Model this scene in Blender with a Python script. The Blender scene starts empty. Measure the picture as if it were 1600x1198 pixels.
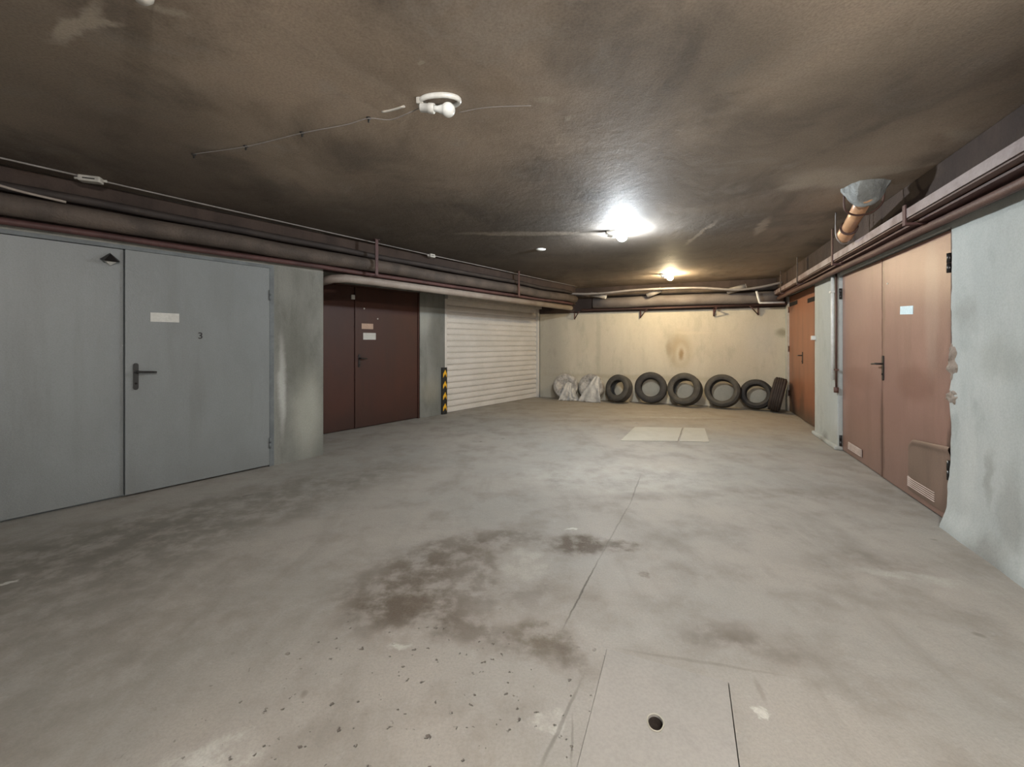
import bpy, bmesh, math, random
from mathutils import Vector, Matrix, noise
random.seed(7)
C = bpy.context.scene.collection
sc = bpy.context.scene
R = math.radians
PI = math.pi

# ------------------------------------------------------------------ camera, world, exposure
CAMZ, FPX, HOR = 1.31, 650.0, 536.0
cam_d = bpy.data.cameras.new('camera')
cam = bpy.data.objects.new('camera', cam_d); C.objects.link(cam)
cam.location = (0, 0, CAMZ); cam.rotation_euler = (PI/2, 0, 0)
cam_d.sensor_width = 36.0; cam_d.lens = FPX/1600*36.0
cam_d.shift_y = -(599.0-HOR)/1600
cam_d.clip_start = 0.02
sc.camera = cam
sc.view_settings.view_transform = 'Standard'
sc.view_settings.look = 'None'
sc.view_settings.gamma = 1.0
sc.view_settings.use_curve_mapping = False
sc.view_settings.exposure = 1.27
W = bpy.data.worlds.new('world'); sc.world = W; W.use_nodes = True      # overcast daylight entering by the open gateway behind
W.node_tree.nodes['Background'].inputs[0].default_value = (0.90, 0.94, 1.0, 1)
W.node_tree.nodes['Background'].inputs[1].default_value = 0.35
BULB_COOL, BULB_WARM, BULB_REAR = 830.0, 430.0, 1250.0
CEIL = 2.60

# ------------------------------------------------------------------ frames: x to the viewer's right along a wall, y into the wall, z up
class Frame:
    def __init__(s, deg):
        s.th = R(deg); s.u = Vector((math.cos(s.th), math.sin(s.th))); s.v = Vector((-math.sin(s.th), math.cos(s.th)))
    def w(s, a, c, z=0.0):
        p = s.u*float(a) + s.v*float(c)
        return Vector((p.x, p.y, z))
    def at(s, px, c, py=None):            # photo pixel -> (along, height) on the plane at distance c
        r = Vector(((px-800)/FPX, 1.0)); D = c/s.v.dot(r); p = r*D
        a = s.u.dot(p)
        return a if py is None else (a, CAMZ+(HOR-py)/FPX*D)
L, B, T = Frame(51.5), Frame(-22.5), Frame(-112.5)
N = Frame(0)
def fl(px, py, z=0.0):                     # pixel on the horizontal plane z
    D = FPX*(CAMZ-z)/(py-HOR); return Vector(((px-800)/FPX*D, D, z))

# ------------------------------------------------------------------ node materials
class G:
    def __init__(s, name):
        s.m = bpy.data.materials.new(name); s.m.use_nodes = True; s.t = s.m.node_tree
        s.b = s.t.nodes['Principled BSDF']
        s.pos = s.t.nodes.new('ShaderNodeNewGeometry').outputs['Position']
        s.obj = s.t.nodes.new('ShaderNodeTexCoord').outputs['Object']
    def put(s, sock, v):
        if isinstance(v, bpy.types.NodeSocket): s.t.links.new(v, sock)
        elif isinstance(v, (tuple, list)) and len(v) == 3 and sock.type == 'RGBA': sock.default_value = (*v, 1)
        else: sock.default_value = v
    def noise(s, scale, detail=4, rough=.55, vec=None, dist=0):
        n = s.t.nodes.new('ShaderNodeTexNoise'); s.put(n.inputs['Scale'], scale); s.put(n.inputs['Detail'], detail)
        s.put(n.inputs['Roughness'], rough); s.put(n.inputs['Distortion'], dist); s.put(n.inputs['Vector'], vec or s.pos)
        return n.outputs['Fac']
    def rng(s, v, a, b, c=0., d=1.):
        n = s.t.nodes.new('ShaderNodeMapRange'); n.interpolation_type = 'SMOOTHSTEP'
        if a > b: a, b, c, d = b, a, d, c
        for i, x in enumerate((v, a, b, c, d)): s.put(n.inputs[i], x)
        return n.outputs[0]
    def mix(s, f, a, b, mode='MIX'):
        n = s.t.nodes.new('ShaderNodeMix'); n.data_type = 'RGBA'; n.blend_type = mode
        s.put(n.inputs[0], f); s.put(n.inputs[6], a); s.put(n.inputs[7], b)
        return n.outputs[2]
    def ma(s, op, a, b=0., c=0.):
        n = s.t.nodes.new('ShaderNodeMath'); n.operation = op
        s.put(n.inputs[0], a); s.put(n.inputs[1], b); s.put(n.inputs[2], c)
        return n.outputs[0]
    def scaled(s, vec, k):
        n = s.t.nodes.new('ShaderNodeVectorMath'); n.operation = 'MULTIPLY'; s.put(n.inputs[0], vec); n.inputs[1].default_value = k
        return n.outputs[0]
    def warp(s, amt, scale):
        n = s.t.nodes.new('ShaderNodeTexNoise'); n.inputs['Scale'].default_value = scale; n.inputs['Detail'].default_value = 5
        n.inputs['Roughness'].default_value = .6; s.put(n.inputs['Vector'], s.pos)
        a = s.t.nodes.new('ShaderNodeVectorMath'); a.operation = 'SUBTRACT'; s.put(a.inputs[0], n.outputs['Color']); a.inputs[1].default_value = (.5, .5, .5)
        b = s.t.nodes.new('ShaderNodeVectorMath'); b.operation = 'MULTIPLY_ADD'; s.put(b.inputs[0], a.outputs[0]); b.inputs[1].default_value = (amt,)*3
        s.put(b.inputs[2], s.pos)
        return b.outputs[0]
    def blob(s, c, r, deg=0, soft=.4, vec=None):       # soft-edged ellipsoid mask in the room's own coordinates
        n = s.t.nodes.new('ShaderNodeMapping'); n.vector_type = 'TEXTURE'
        s.put(n.inputs['Vector'], vec or s.pos); n.inputs['Location'].default_value = c
        n.inputs['Rotation'].default_value = (0, 0, R(deg)); n.inputs['Scale'].default_value = r
        l = s.t.nodes.new('ShaderNodeVectorMath'); l.operation = 'LENGTH'; s.put(l.inputs[0], n.outputs[0])
        return s.rng(l.outputs['Value'], 1+soft, 1-soft, 0., 1.)
    def done(s, col, rough=.7, bump=None, dist=.002, spec=.5, metal=0):
        s.put(s.b.inputs['Base Color'], col); s.put(s.b.inputs['Roughness'], rough); s.put(s.b.inputs['Metallic'], metal)
        s.put(s.b.inputs['Specular IOR Level'], spec)
        if bump is not None:
            n = s.t.nodes.new('ShaderNodeBump'); n.inputs['Strength'].default_value = 1.0; n.inputs['Distance'].default_value = dist
            s.put(n.inputs['Height'], bump); s.put(s.b.inputs['Normal'], n.outputs[0])
        return s.m

def simple(name, c1, c2=None, scale=6, rough=.6, bump=.001, spec=.4, metal=0, fine=60):
    g = G(name); c2 = c2 or tuple(x*.75 for x in c1)
    a = g.rng(g.noise(scale, 5), .35, .68); f = g.noise(fine, 3)
    col = g.mix(a, c1, c2); col = g.mix(g.rng(f, .3, .7, .0, .22), col, tuple(x*.5 for x in c1))
    return g.done(col, rough, f, bump, spec, metal)

def mat_floor():
    g = G('concrete_floor'); big = g.noise(.55, 5, .6); mid = g.noise(2.6, 6, .62); fine = g.noise(95, 4, .7); gr = g.noise(14, 6, .7)
    col = g.mix(g.rng(big, .38, .64), (.335, .305, .268), (.295, .280, .252))
    col = g.mix(g.rng(mid, .45, .72, 0, .75), col, (.215, .192, .163))
    col = g.mix(g.rng(gr, .55, .78, 0, .45), col, (.42, .40, .37))
    sw = g.noise(1.0, 6, .65, g.scaled(g.pos, (3.2, .8, 1)), .6)
    col = g.mix(g.rng(sw, .5, .75, 0, .6), col, (.215, .196, .168))
    # warmer dusty strip at the tyres' feet
    wv = g.warp(.5, 1.2)
    far = B.w(-.3, 8.6)
    col = g.mix(g.ma('MULTIPLY', g.blob((far.x, far.y, 0), (3.6, 1.9, 1), -22.5, .5, wv), .5), col, (.33, .27, .19))
    wr = g.warp(.34, 3.0); wf = g.warp(.16, 9)
    stain = (.095, .070, .048)
    patchy = g.rng(g.noise(6.5, 6, .65), .36, .60, .15, 1)
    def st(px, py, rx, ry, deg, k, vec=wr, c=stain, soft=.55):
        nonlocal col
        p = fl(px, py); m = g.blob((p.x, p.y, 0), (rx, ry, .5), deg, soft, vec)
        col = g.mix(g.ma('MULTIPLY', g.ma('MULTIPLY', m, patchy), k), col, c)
    st(700, 905, .56, .36, 30, .62)
    st(640, 915, .22, .36, -18, .65)
    st(700, 860, .42, .13, 30, .5)
    st(640, 950, .30, .13, -8, .6)
    st(735, 985, .34, .09, -20, .6)
    st(850, 1000, .17, .10, -25, .95, c=(.12, .093, .062))
    st(897, 1032, .05, .10, 10, .6)
    st(835, 850, .22, .13, 0, .5)
    st(905, 850, .15, .13, 0, 1.3, wf); st(905, 852, .10, .09, 0, 1.3, wf)
    st(972, 852, .12, .07, 0, .9, wf)
    st(765, 835, .22, .10, 10, .5)
    st(830, 920, .13, .25, 5, .35)
    st(1010, 900, .025, .025, 0, 1.2, wf)
    st(1180, 1010, .22, .08, -20, .4); st(1120, 985, .20, .08, 0, .35)
    st(1385, 775, .6, .3, 20, .3); st(1350, 880, .4, .15, 0, .3)
    st(300, 815, 1.9, .45, 50, .55, wr, (.12, .105, .082)); st(60, 900, 1.0, .7, 40, .5, wr, (.12, .11, .09)); st(60, 1050, .9, .5, 40, .35, wr, (.14, .125, .10))  # left-side dirt, laid on darker to paint in the dim edge falloff
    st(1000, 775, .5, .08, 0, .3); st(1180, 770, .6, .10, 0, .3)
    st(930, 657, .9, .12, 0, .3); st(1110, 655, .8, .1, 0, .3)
    # pale wear, and one wide patch painting the bulb's light pool
    pale = (.50, .485, .44)
    for (px, py, rx, ry, dg, k) in ((895, 826, .05, .012, 10, 1.3), (820, 880, .15, .22, -10, .55), (350, 1180, .10, .07, 10, .9), (320, 1190, .14, .05, 0, .6),
                                    (1190, 1115, .02, .02, 0, 1.2), (1130, 1150, .025, .02, 0, 1), (1100, 1160, .06, .03, 0, .6), (860, 1130, .06, .03, 10, .6),
                                    (620, 1010, .05, .02, 10, .7), (962, 1019, .008, .006, 0, 2), (5, 911, .04, .015, 40, 1.2), (960, 745, .9, .5, 0, .35),
                                    (1050, 652, .9, .06, -5, .5), (1440, 905, .3, .05, -20, .4)):
        st(px, py, rx, ry, dg, k, wf, pale, .4)
    # hairline cracks and old joints
    def crack(x0, y0, x1, y1, wd=.006, k=.75):
        nonlocal col
        a, b = fl(x0, y0), fl(x1, y1); m = (a+b)/2; d = b-a
        ms = g.blob((m.x, m.y, 0), (d.length/2, wd, .5), math.degrees(math.atan2(d.y, d.x)), .5, g.warp(.02, 10))
        col = g.mix(g.ma('MULTIPLY', ms, k), col, (.085, .075, .062))
    crack(985, 785, 932, 880, .005, .4); crack(932, 880, 885, 972, .005, .9); crack(905, 1070, 845, 1198, .007, .5); crack(895, 1120, 893, 1195, .004, .4)
    crack(975, 1015, 1225, 1055, .008, .25); crack(1180, 1060, 1195, 1095, .01, .3); crack(985, 785, 1000, 745, .006, .5)
    # pitted area
    pit = g.ma('MULTIPLY', g.rng(g.noise(30, 3, .5), .66, .72), g.blob((*fl(640, 1110).xy, 0), (.75, .55, .5), 0, .5))
    col = g.mix(g.ma('MULTIPLY', pit, .8), col, (.10, .075, .06))
    col = g.mix(g.rng(g.noise(5.5, 2, .4), .74, .78, 0, .6), col, (.12, .1, .085))
    col = g.mix(g.rng(fine, .35, .7, 0, .30), col, (.17, .16, .145))
    h = g.ma('ADD', g.ma('MULTIPLY', fine, .35), g.ma('ADD', gr, g.ma('MULTIPLY', mid, 3)))
    h = g.ma('SUBTRACT', h, g.ma('MULTIPLY', pit, 1.5))
    return g.done(col, g.rng(mid, .3, .7, .55, .8), h, .004, .35)

def mat_ceiling():
    g = G('sooty_ceiling'); v = g.scaled(g.pos, (1, .7, 1))
    big = g.noise(.42, 5, .6, v, .5); mid = g.noise(1.5, 6, .62, v, .4); fine = g.noise(85, 4, .7); gr = g.noise(10, 7, .72)
    col = g.mix(g.rng(big, .38, .62), (.50, .405, .32), (.33, .268, .213))
    col = g.mix(g.rng(mid, .45, .70, 0, .65), col, (.17, .142, .118))
    col = g.mix(g.rng(g.noise(2.2, 6, .65, g.pos, .8), .52, .74, 0, .5), col, (.45, .40, .35))
    wr = g.warp(.8, .9); wf = g.warp(.22, 4)
    def st(px, py, rx, ry, deg, k, c, vec=wf, soft=.5):
        nonlocal col
        D = FPX*(CEIL-CAMZ)/(HOR-py); p = ((px-800)/FPX*D, D, CEIL)
        col = g.mix(g.ma('MULTIPLY', g.blob(p, (rx, ry, .5), deg, soft, vec), k), col, c)
    soot = (.060, .053, .047)
    st(800, 400, 4.2, 2.7, -5, .78, soot, wr); st(1050, 130, .35, .5, 20, .35, soot, wr); st(260, 300, 1.6, .9, 38, .55, (.04, .03, .027), wr)
    st(1500, 330, .5, 1.2, -22, .55, (.04, .03, .027), wr); st(60, 120, .8, 1.0, 0, .45, (.05, .04, .032), wr); st(1560, 90, .6, .8, 0, .5, (.05, .04, .034), wr)
    st(1010, 350, 1.3, .42, 0, .45, (.15, .14, .13))  # lighter patch painting the lit bulb's splash on the ceiling
    for a in ((1300, 280, .36, .17, 10, .8), (1385, 268, .22, .08, 10, .6), (1505, 210, .16, .06, 20, .8), (1245, 292, .12, .08, 0, .6), (120, 37, .20, .035, -25, 1.0), (165, 33, .06, .02, 0, .8),
              (262, 20, .07, .03, 20, .7), (850, 155, .05, .04, 0, .8), (893, 182, .02, .03, 0, .8), (663, 98, .012, .012, 0, 1.3), (820, 365, .7, .08, 0, .35), (1190, 355, .05, .35, -22, .5), (1095, 365, .03, .5, -5, .45)):
        st(*a, (.50, .43, .35))
    col = g.mix(g.rng(fine, .35, .7, 0, .45), col, g.mix(.5, col, (0, 0, 0)))
    h = g.ma('ADD', g.ma('MULTIPLY', fine, .3), g.ma('ADD', gr, g.ma('MULTIPLY', mid, 2.5)))
    return g.done(col, .75, h, .007, .12)

def mat_wall(name, c1, c2, c3, marks=(), streak=.35, bump=.003, wp=(.09, 4.5)):
    g = G(name); v = g.scaled(g.pos, (1, 1, .45))
    a = g.noise(1.3, 6, .62, v, .3); b = g.noise(4.5, 6, .65, v, .2); f = g.noise(80, 4, .7)
    col = g.mix(g.rng(a, .36, .62), c1, c2)
    col = g.mix(g.rng(b, .50, .72, 0, .55), col, c3)
    col = g.mix(g.rng(g.noise(7, 4, .6, g.scaled(g.pos, (1, 1, .12))), .52, .75, 0, streak), col, c3)
    for (frame, px, py, cc, ra, rz, k, c) in marks:
        s_, z_ = frame.at(px, cc, py); p = frame.w(s_, cc, z_)
        m = g.blob(p, (ra, .35, rz), math.degrees(frame.th), .65, g.warp(*wp))
        col = g.mix(g.ma('MULTIPLY', m, k), col, c)
    col = g.mix(g.rng(f, .35, .7, 0, .22), col, g.mix(.5, col, (0, 0, 0)))
    h = g.ma('ADD', g.ma('MULTIPLY', f, .3), g.ma('ADD', g.ma('MULTIPLY', g.noise(16, 6, .7), .8), g.ma('MULTIPLY', b, 2)))
    return g.done(col, .85, h, bump, .25)

def mat_door(name, c1, c2, dirt, dz=.5, k=.8, rough=.42, seed=0., spots=()):
    g = G(name); a = g.noise(1.6, 5, .6, g.scaled(g.pos, (1, 1, .5)), .3); st = g.noise(5, 5, .6, g.scaled(g.pos, (1, 1, .1))); f = g.noise(110, 3, .7)
    col = g.mix(g.rng(a, .35, .65), c1, c2)
    col = g.mix(g.rng(st, .5, .75, 0, .4), col, dirt)
    sep = g.t.nodes.new('ShaderNodeSeparateXYZ'); g.put(sep.inputs[0], g.warp(.35, 3))
    col = g.mix(g.rng(sep.outputs[2], dz, .02, 0, k), col, dirt)
    for (frame, px, py, cc, ra, rz, kk, c) in spots:
        s_, z_ = frame.at(px, cc, py); p = frame.w(s_, cc, z_)
        col = g.mix(g.ma('MULTIPLY', g.blob(p, (ra, .35, rz), math.degrees(frame.th), .4, g.warp(.1, 5)), kk), col, c)
    col = g.mix(g.rng(f, .35, .7, 0, .2), col, g.mix(.5, col, (0, 0, 0)))
    return g.done(col, rough, g.ma('ADD', f, g.ma('MULTIPLY', a, 5)), .0012, .45)

M = {}
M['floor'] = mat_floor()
M['ceiling'] = mat_ceiling()
M['wall_left'] = mat_wall('grey_plaster', (.25, .25, .225), (.17, .17, .15), (.11, .108, .093), marks=(
    (L, 441, 600, 4.775, .035, .42, 1.0, (.42, .42, .39)), (L, 480, 640, 4.775, .15, .45, .8, (.36, .36, .31)), (L, 465, 560, 4.775, .14, .35, .6, (.12, .12, .10)),
    (L, 300, 388, 4.775, 1.9, .05, .6, (.36, .34, .30)), (L, 662, 500, 5.8, .16, .25, .7, (.38, .38, .34)), (L, 680, 530, 5.8, .14, .55, .6, (.15, .145, .125)), (L, 672, 610, 5.8, .2, .22, .5, (.30, .28, .22))))
M['wall_back'] = mat_wall('cream_plaster', (.55, .50, .40), (.50, .45, .355), (.39, .355, .28), streak=.25, marks=(
    (B, 1062, 548, 9.64, .20, .33, .75, (.36, .28, .17)), (B, 1064, 553, 9.64, .10, .19, .9, (.55, .50, .40)), (B, 1064, 553, 9.64, .05, .12, .9, (.30, .21, .11)),
    (B, 1045, 545, 9.64, .05, .16, .5, (.28, .22, .14)), (B, 1222, 520, 9.64, .10, .07, .8, (.24, .22, .15)), (B, 935, 530, 9.64, .05, .7, .3, (.28, .26, .21)), (B, 860, 560, 9.64, .35, 1.2, .5, (.27, .25, .21)),
    (B, 1190, 530, 9.64, .25, .35, .5, (.50, .48, .42)), (B, 1010, 590, 9.64, 1.9, .06, .4, (.33, .27, .18)), (B, 1080, 520, 9.64, .35, .03, .5, (.56, .50, .38))))
M['wall_right'] = mat_wall('white_plaster', (.50, .52, .50), (.42, .445, .43), (.31, .33, .315), streak=.15, wp=(.22, 5.5), marks=(
    (T, 1510, 490, 1.74, .10, .10, .8, (.34, .35, .33)), (T, 1552, 868, 1.72, .16, .10, .55, (.22, .21, .185)), (T, 1560, 560, 1.74, .20, .12, .5, (.34, .35, .32)), (T, 1575, 800, 1.72, .09, .22, .4, (.27, .265, .24)),
    (T, 1548, 745, 1.74, .04, .15, .5, (.26, .255, .23)), (T, 1515, 740, 1.74, .07, .35, .5, (.58, .59, .56)), (T, 1305, 700, 1.74, .35, .25, .5, (.38, .37, .32)), (T, 1290, 690, 1.74, .1, .12, .6, (.16, .14, .11))))
M['grey_door'] = mat_door('grey_steel_paint', (.218, .232, .232), (.195, .206, .204), (.155, .158, .152), .3, .35)
M['grey_trim'] = simple('grey_hinge_paint', (.16, .175, .18))
M['brown_door'] = mat_door('brown_steel_paint', (.060, .018, .010), (.048, .016, .010), (.028, .013, .009), .4, .5, .55)
M['orange_door'] = mat_door('faded_orange_brown_paint', (.33, .145, .082), (.28, .125, .075), (.10, .065, .045), .38, .95, .45, spots=((T, 1254, 640, 1.87, .15, .35, .6, (.12, .08, .055)),))
M['pink_door'] = mat_door('worn_pink_brown_paint', (.32, .185, .145), (.27, .155, .122), (.19, .115, .088), .8, .55, .36, spots=(
    (T, 1455, 480, 1.775, .10, .5, .5, (.36, .25, .20)), (T, 1378, 690, 1.775, .05, .5, .8, (.13, .075, .055)), (T, 1380, 470, 1.775, .03, .7, .6, (.17, .10, .07)),
    (T, 1430, 600, 1.775, .30, .14, .5, (.18, .085, .062)), (T, 1488, 740, 1.775, .06, .4, .85, (.09, .055, .04)), (T, 1340, 590, 1.775, .4, .12, .4, (.19, .095, .07)), (T, 1330, 470, 1.775, .5, .4, .3, (.38, .25, .2))))
M['tan_panel'] = mat_door('worn_tan_paint', (.25, .165, .125), (.20, .135, .10), (.13, .085, .06), .3, .6, .5)
M['slats'] = simple('cream_slat_paint', (.66, .62, .57), (.60, .565, .515), 2.5, .45, .0004)
M['cream_metal'] = simple('cream_metal', (.50, .47, .42), (.42, .39, .34), 8, .5)
M['rubber'] = simple('dusty_tyre_rubber', (.055, .050, .044), (.085, .078, .066), 7, .75, .002, .3)
M['rubber2'] = simple('black_tyre_rubber', (.030, .027, .026), (.050, .046, .042), 7, .7, .002, .35)
M['rubber3'] = simple('brown_dusty_rubber', (.060, .046, .038), (.040, .031, .027), 6, .8, .002, .3)
M['black_rubber'] = simple('black_guard_rubber', (.018, .017, .016), None, 8, .6)
M['yellow'] = simple('yellow_reflective', (.90, .50, .03), (.80, .42, .02), 9, .4)
M['bag'] = None
M['black_metal'] = simple('black_metal', (.018, .016, .015), None, 10, .35, .0004, .5)
M['paper'] = simple('white_paper', (.60, .59, .55), (.55, .54, .50), 12, .8, .0003)
M['paper_blue'] = simple('pale_blue_paper', (.68, .82, .86), (.62, .77, .82), 12, .7, .0003)
M['paper_pink'] = simple('pinkish_paper', (.52, .36, .27), (.47, .33, .25), 12, .8, .0003)
M['slot'] = simple('dark_slot', (.012, .010, .009), None, 10, .9)
M['hole_shade'] = simple('hole_shade_brown', (.050, .036, .027), (.03, .022, .017), 60, .95)  # dark brown standing in for the shade down the finger hole
M['vent'] = simple('pale_vent_paint', (.46, .37, .33), (.38, .30, .26), 14, .6)
M['white_plastic'] = simple('white_plastic', (.72, .71, .67), (.62, .61, .57), 14, .35, .0003, .5)
M['old_plastic'] = simple('yellowed_plastic', (.52, .49, .44), (.42, .40, .36), 14, .45, .0003, .5)
M['rust_pipe'] = simple('rust_brown_pipe', (.115, .060, .046), (.075, .040, .033), 4, .6, .003)
M['maroon'] = simple('dark_maroon_paint', (.095, .042, .038), (.060, .028, .026), 5, .6, .003)
M['dark_pipe'] = simple('sooty_pipe', (.045, .034, .029), (.028, .021, .019), 4, .7, .003)
M['brown_pipe'] = simple('brown_grey_lagging', (.105, .080, .064), (.060, .046, .038), 3.5, .75, .006)
M['pale_pipe'] = simple('pale_beige_pipe', (.33, .28, .24), (.25, .20, .17), 3, .55, .002)
M['lagging'] = simple('mauve_grey_lagging', (.17, .145, .128), (.115, .095, .084), 3, .75, .006)
M['lagging_light'] = simple('light_lagging', (.34, .31, .27), (.22, .19, .165), 6, .7, .003)
M['cable'] = simple('grey_cable', (.26, .235, .22), (.20, .18, .165), 6, .5)
M['tray_face'] = simple('worn_mauve_rail', (.29, .235, .225), (.16, .11, .105), 5, .55, .002)
M['orange_pipe'] = simple('orange_drain_plastic', (.60, .335, .185), (.48, .26, .14), 6, .35, .0005, .5)
M['lump'] = mat_wall('rough_mortar', (.46, .48, .47), (.27, .28, .27), (.09, .08, .07), bump=.02, marks=((T, 1368, 300, 1.32, .10, .08, .9, (.10, .085, .07)),))
M['hatch'] = mat_wall('smooth_concrete', (.335, .315, .29), (.305, .29, .265), (.27, .255, .235), streak=.05, bump=.0015)
M['hatch_far'] = mat_wall('pale_concrete', (.46, .43, .36), (.42, .39, .325), (.36, .335, .285), streak=.1, bump=.002)
M['beam'] = mat_wall('sooty_brown_beam', (.075, .052, .042), (.048, .034, .028), (.030, .022, .019), bump=.006)
M['brick'] = mat_wall('exposed_mortar', (.36, .31, .26), (.27, .21, .17), (.16, .12, .095), bump=.012)
def mat_bag(name, c1, c2):
    g = G(name); a = g.noise(9, 6, .65, g.obj, 1.2)
    col = g.mix(g.rng(a, .35, .65), c1, c2)
    return g.done(col, .4, g.ma('ADD', g.ma('MULTIPLY', a, 2), g.noise(24, 4, .6, g.obj, 2)), .007, .4)
M['bag'] = mat_bag('milky_plastic_film', (.44, .41, .37), (.24, .22, .195))
M['bag_white'] = mat_bag('white_plastic_film', (.52, .50, .46), (.42, .40, .37))
def mat_glow(name, col, k):
    m = bpy.data.materials.new(name); m.use_nodes = True; b = m.node_tree.nodes['Principled BSDF']
    b.inputs['Base Color'].default_value = (.9, .9, .88, 1)
    b.inputs['Emission Color'].default_value = (*col, 1); b.inputs['Emission Strength'].default_value = k
    return m
M['glow_cool'] = mat_glow('lit_cool_bulb', (.86, .94, 1.0), BULB_COOL)
M['glow_warm'] = mat_glow('lit_warm_bulb', (1.0, .80, .50), BULB_WARM)
M['glow_rear'] = mat_glow('lit_neutral_bulb', (1.0, .965, .92), BULB_REAR)
g = G('opal_glass'); M['opal'] = g.done((.80, .81, .78), .12, None, 0, .6)

# ------------------------------------------------------------------ mesh helpers
class MB:
    def __init__(s): s.bm = bmesh.new()
    def box(s, x0, x1, y0, y1, z0, z1, bev=0.):
        vs = [s.bm.verts.new(p) for p in ((x0,y0,z0),(x1,y0,z0),(x1,y1,z0),(x0,y1,z0),(x0,y0,z1),(x1,y0,z1),(x1,y1,z1),(x0,y1,z1))]
        fs = [s.bm.faces.new([vs[i] for i in f]) for f in ((0,3,2,1),(4,5,6,7),(0,1,5,4),(1,2,6,5),(2,3,7,6),(3,0,4,7))]
        if bev > 0:
            es = list({e for f in fs for e in f.edges})
            bmesh.ops.bevel(s.bm, geom=es, offset=bev, segments=2, affect='EDGES', profile=.6)
        return s
    def prism(s, pts, axis, a, b):        # closed outline extruded along an axis
        def P(p, t):
            return {'x': (t, p[0], p[1]), 'y': (p[0], t, p[1]), 'z': (p[0], p[1], t)}[axis]
        A = [s.bm.verts.new(P(p, a)) for p in pts]; Bv = [s.bm.verts.new(P(p, b)) for p in pts]
        n = len(pts); s.bm.faces.new(A); s.bm.faces.new(Bv[::-1])
        for i in range(n): s.bm.faces.new((A[i], Bv[i], Bv[(i+1) % n], A[(i+1) % n]))
        return s
    def tube(s, pts, r, seg=12, cap=True):
        pts = [Vector(p) for p in pts]; rs = r if isinstance(r, (list, tuple)) else [r]*len(pts)
        rings = []; up = None
        for i, p in enumerate(pts):
            d = ((pts[min(i+1, len(pts)-1)]-p).normalized() + (p-pts[max(i-1, 0)]).normalized()).normalized()
            if up is None: up = Vector((0, 0, 1)) if abs(d.z) < .9 else Vector((1, 0, 0))
            a = d.cross(up).normalized(); b = a.cross(d).normalized(); up = b
            rings.append([s.bm.verts.new(p+(a*math.cos(2*PI*k/seg)+b*math.sin(2*PI*k/seg))*rs[i]) for k in range(seg)])
        for q, w in zip(rings, rings[1:]):
            for k in range(seg):
                f = s.bm.faces.new((q[k], q[(k+1) % seg], w[(k+1) % seg], w[k])); f.smooth = True
        if cap: s.bm.faces.new(rings[0][::-1]); s.bm.faces.new(rings[-1])
        return s
    def lathe(s, prof, seg=32, axis='z', closed=False, fn=None):     # prof: (radius, along)
        rings = []
        for (r, h) in prof:
            ring = []
            for k in range(seg):
                t = 2*PI*k/seg; c, d = r*math.cos(t), r*math.sin(t)
                p = Vector({'z': (c, d, h), 'y': (c, h, d), 'x': (h, c, d)}[axis])
                if fn: p = fn(p, t)
                ring.append(s.bm.verts.new(p))
            rings.append(ring)
        pr = list(zip(rings, rings[1:])) + ([(rings[-1], rings[0])] if closed else [])
        for q, w in pr:
            for k in range(seg):
                f = s.bm.faces.new((q[k], q[(k+1) % seg], w[(k+1) % seg], w[k])); f.smooth = True
        if not closed:
            for q in (rings[0][::-1], rings[-1]):
                if prof[0][0] > 1e-5 or True: 
                    try: s.bm.faces.new(q)
                    except ValueError: pass
        return s
    def grid(s, nx, ny, fn):
        V = [[s.bm.verts.new(fn(i/nx, j/ny)) for j in range(ny+1)] for i in range(nx+1)]
        for i in range(nx):
            for j in range(ny):
                f = s.bm.faces.new((V[i][j], V[i+1][j], V[i+1][j+1], V[i][j+1])); f.smooth = True
        return s
    def build(s, name, mat, parent=None, loc=None, rot=None):
        bmesh.ops.recalc_face_normals(s.bm, faces=s.bm.faces)
        me = bpy.data.meshes.new(name); s.bm.to_mesh(me); s.bm.free(); me.materials.append(mat)
        o = bpy.data.objects.new(name, me); C.objects.link(o)
        if parent is not None: o.parent = parent
        if loc is not None: o.location = loc
        if rot is not None: o.rotation_euler = rot
        return o
def tag(o, label=None, cat=None, group=None, kind=None):
    for k, v in (('label', label), ('category', cat), ('group', group), ('kind', kind)):
        if v: o[k] = v
    return o
def thing(name, loc, rot, label, cat, group=None, kind=None):
    o = bpy.data.objects.new(name, None); C.objects.link(o); o.location = loc
    o.rotation_euler = rot if isinstance(rot, (tuple, list)) else (0, 0, rot); o.empty_display_size = .1
    return tag(o, label, cat, group, kind)
def curve_pts(pts, n=8):                   # Catmull-Rom through points
    P = [Vector(p) for p in pts]; P = [P[0]*2-P[1]] + P + [P[-1]*2-P[-2]]; out = []
    for i in range(1, len(P)-2):
        a, b, c, d = P[i-1:i+3]
        for k in range(n):
            t = k/n; out.append(.5*((2*b)+(c-a)*t+(2*a-5*b+4*c-d)*t*t+(3*b-a-3*c+d)*t**3))
    out.append(P[-2]); return out

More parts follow.
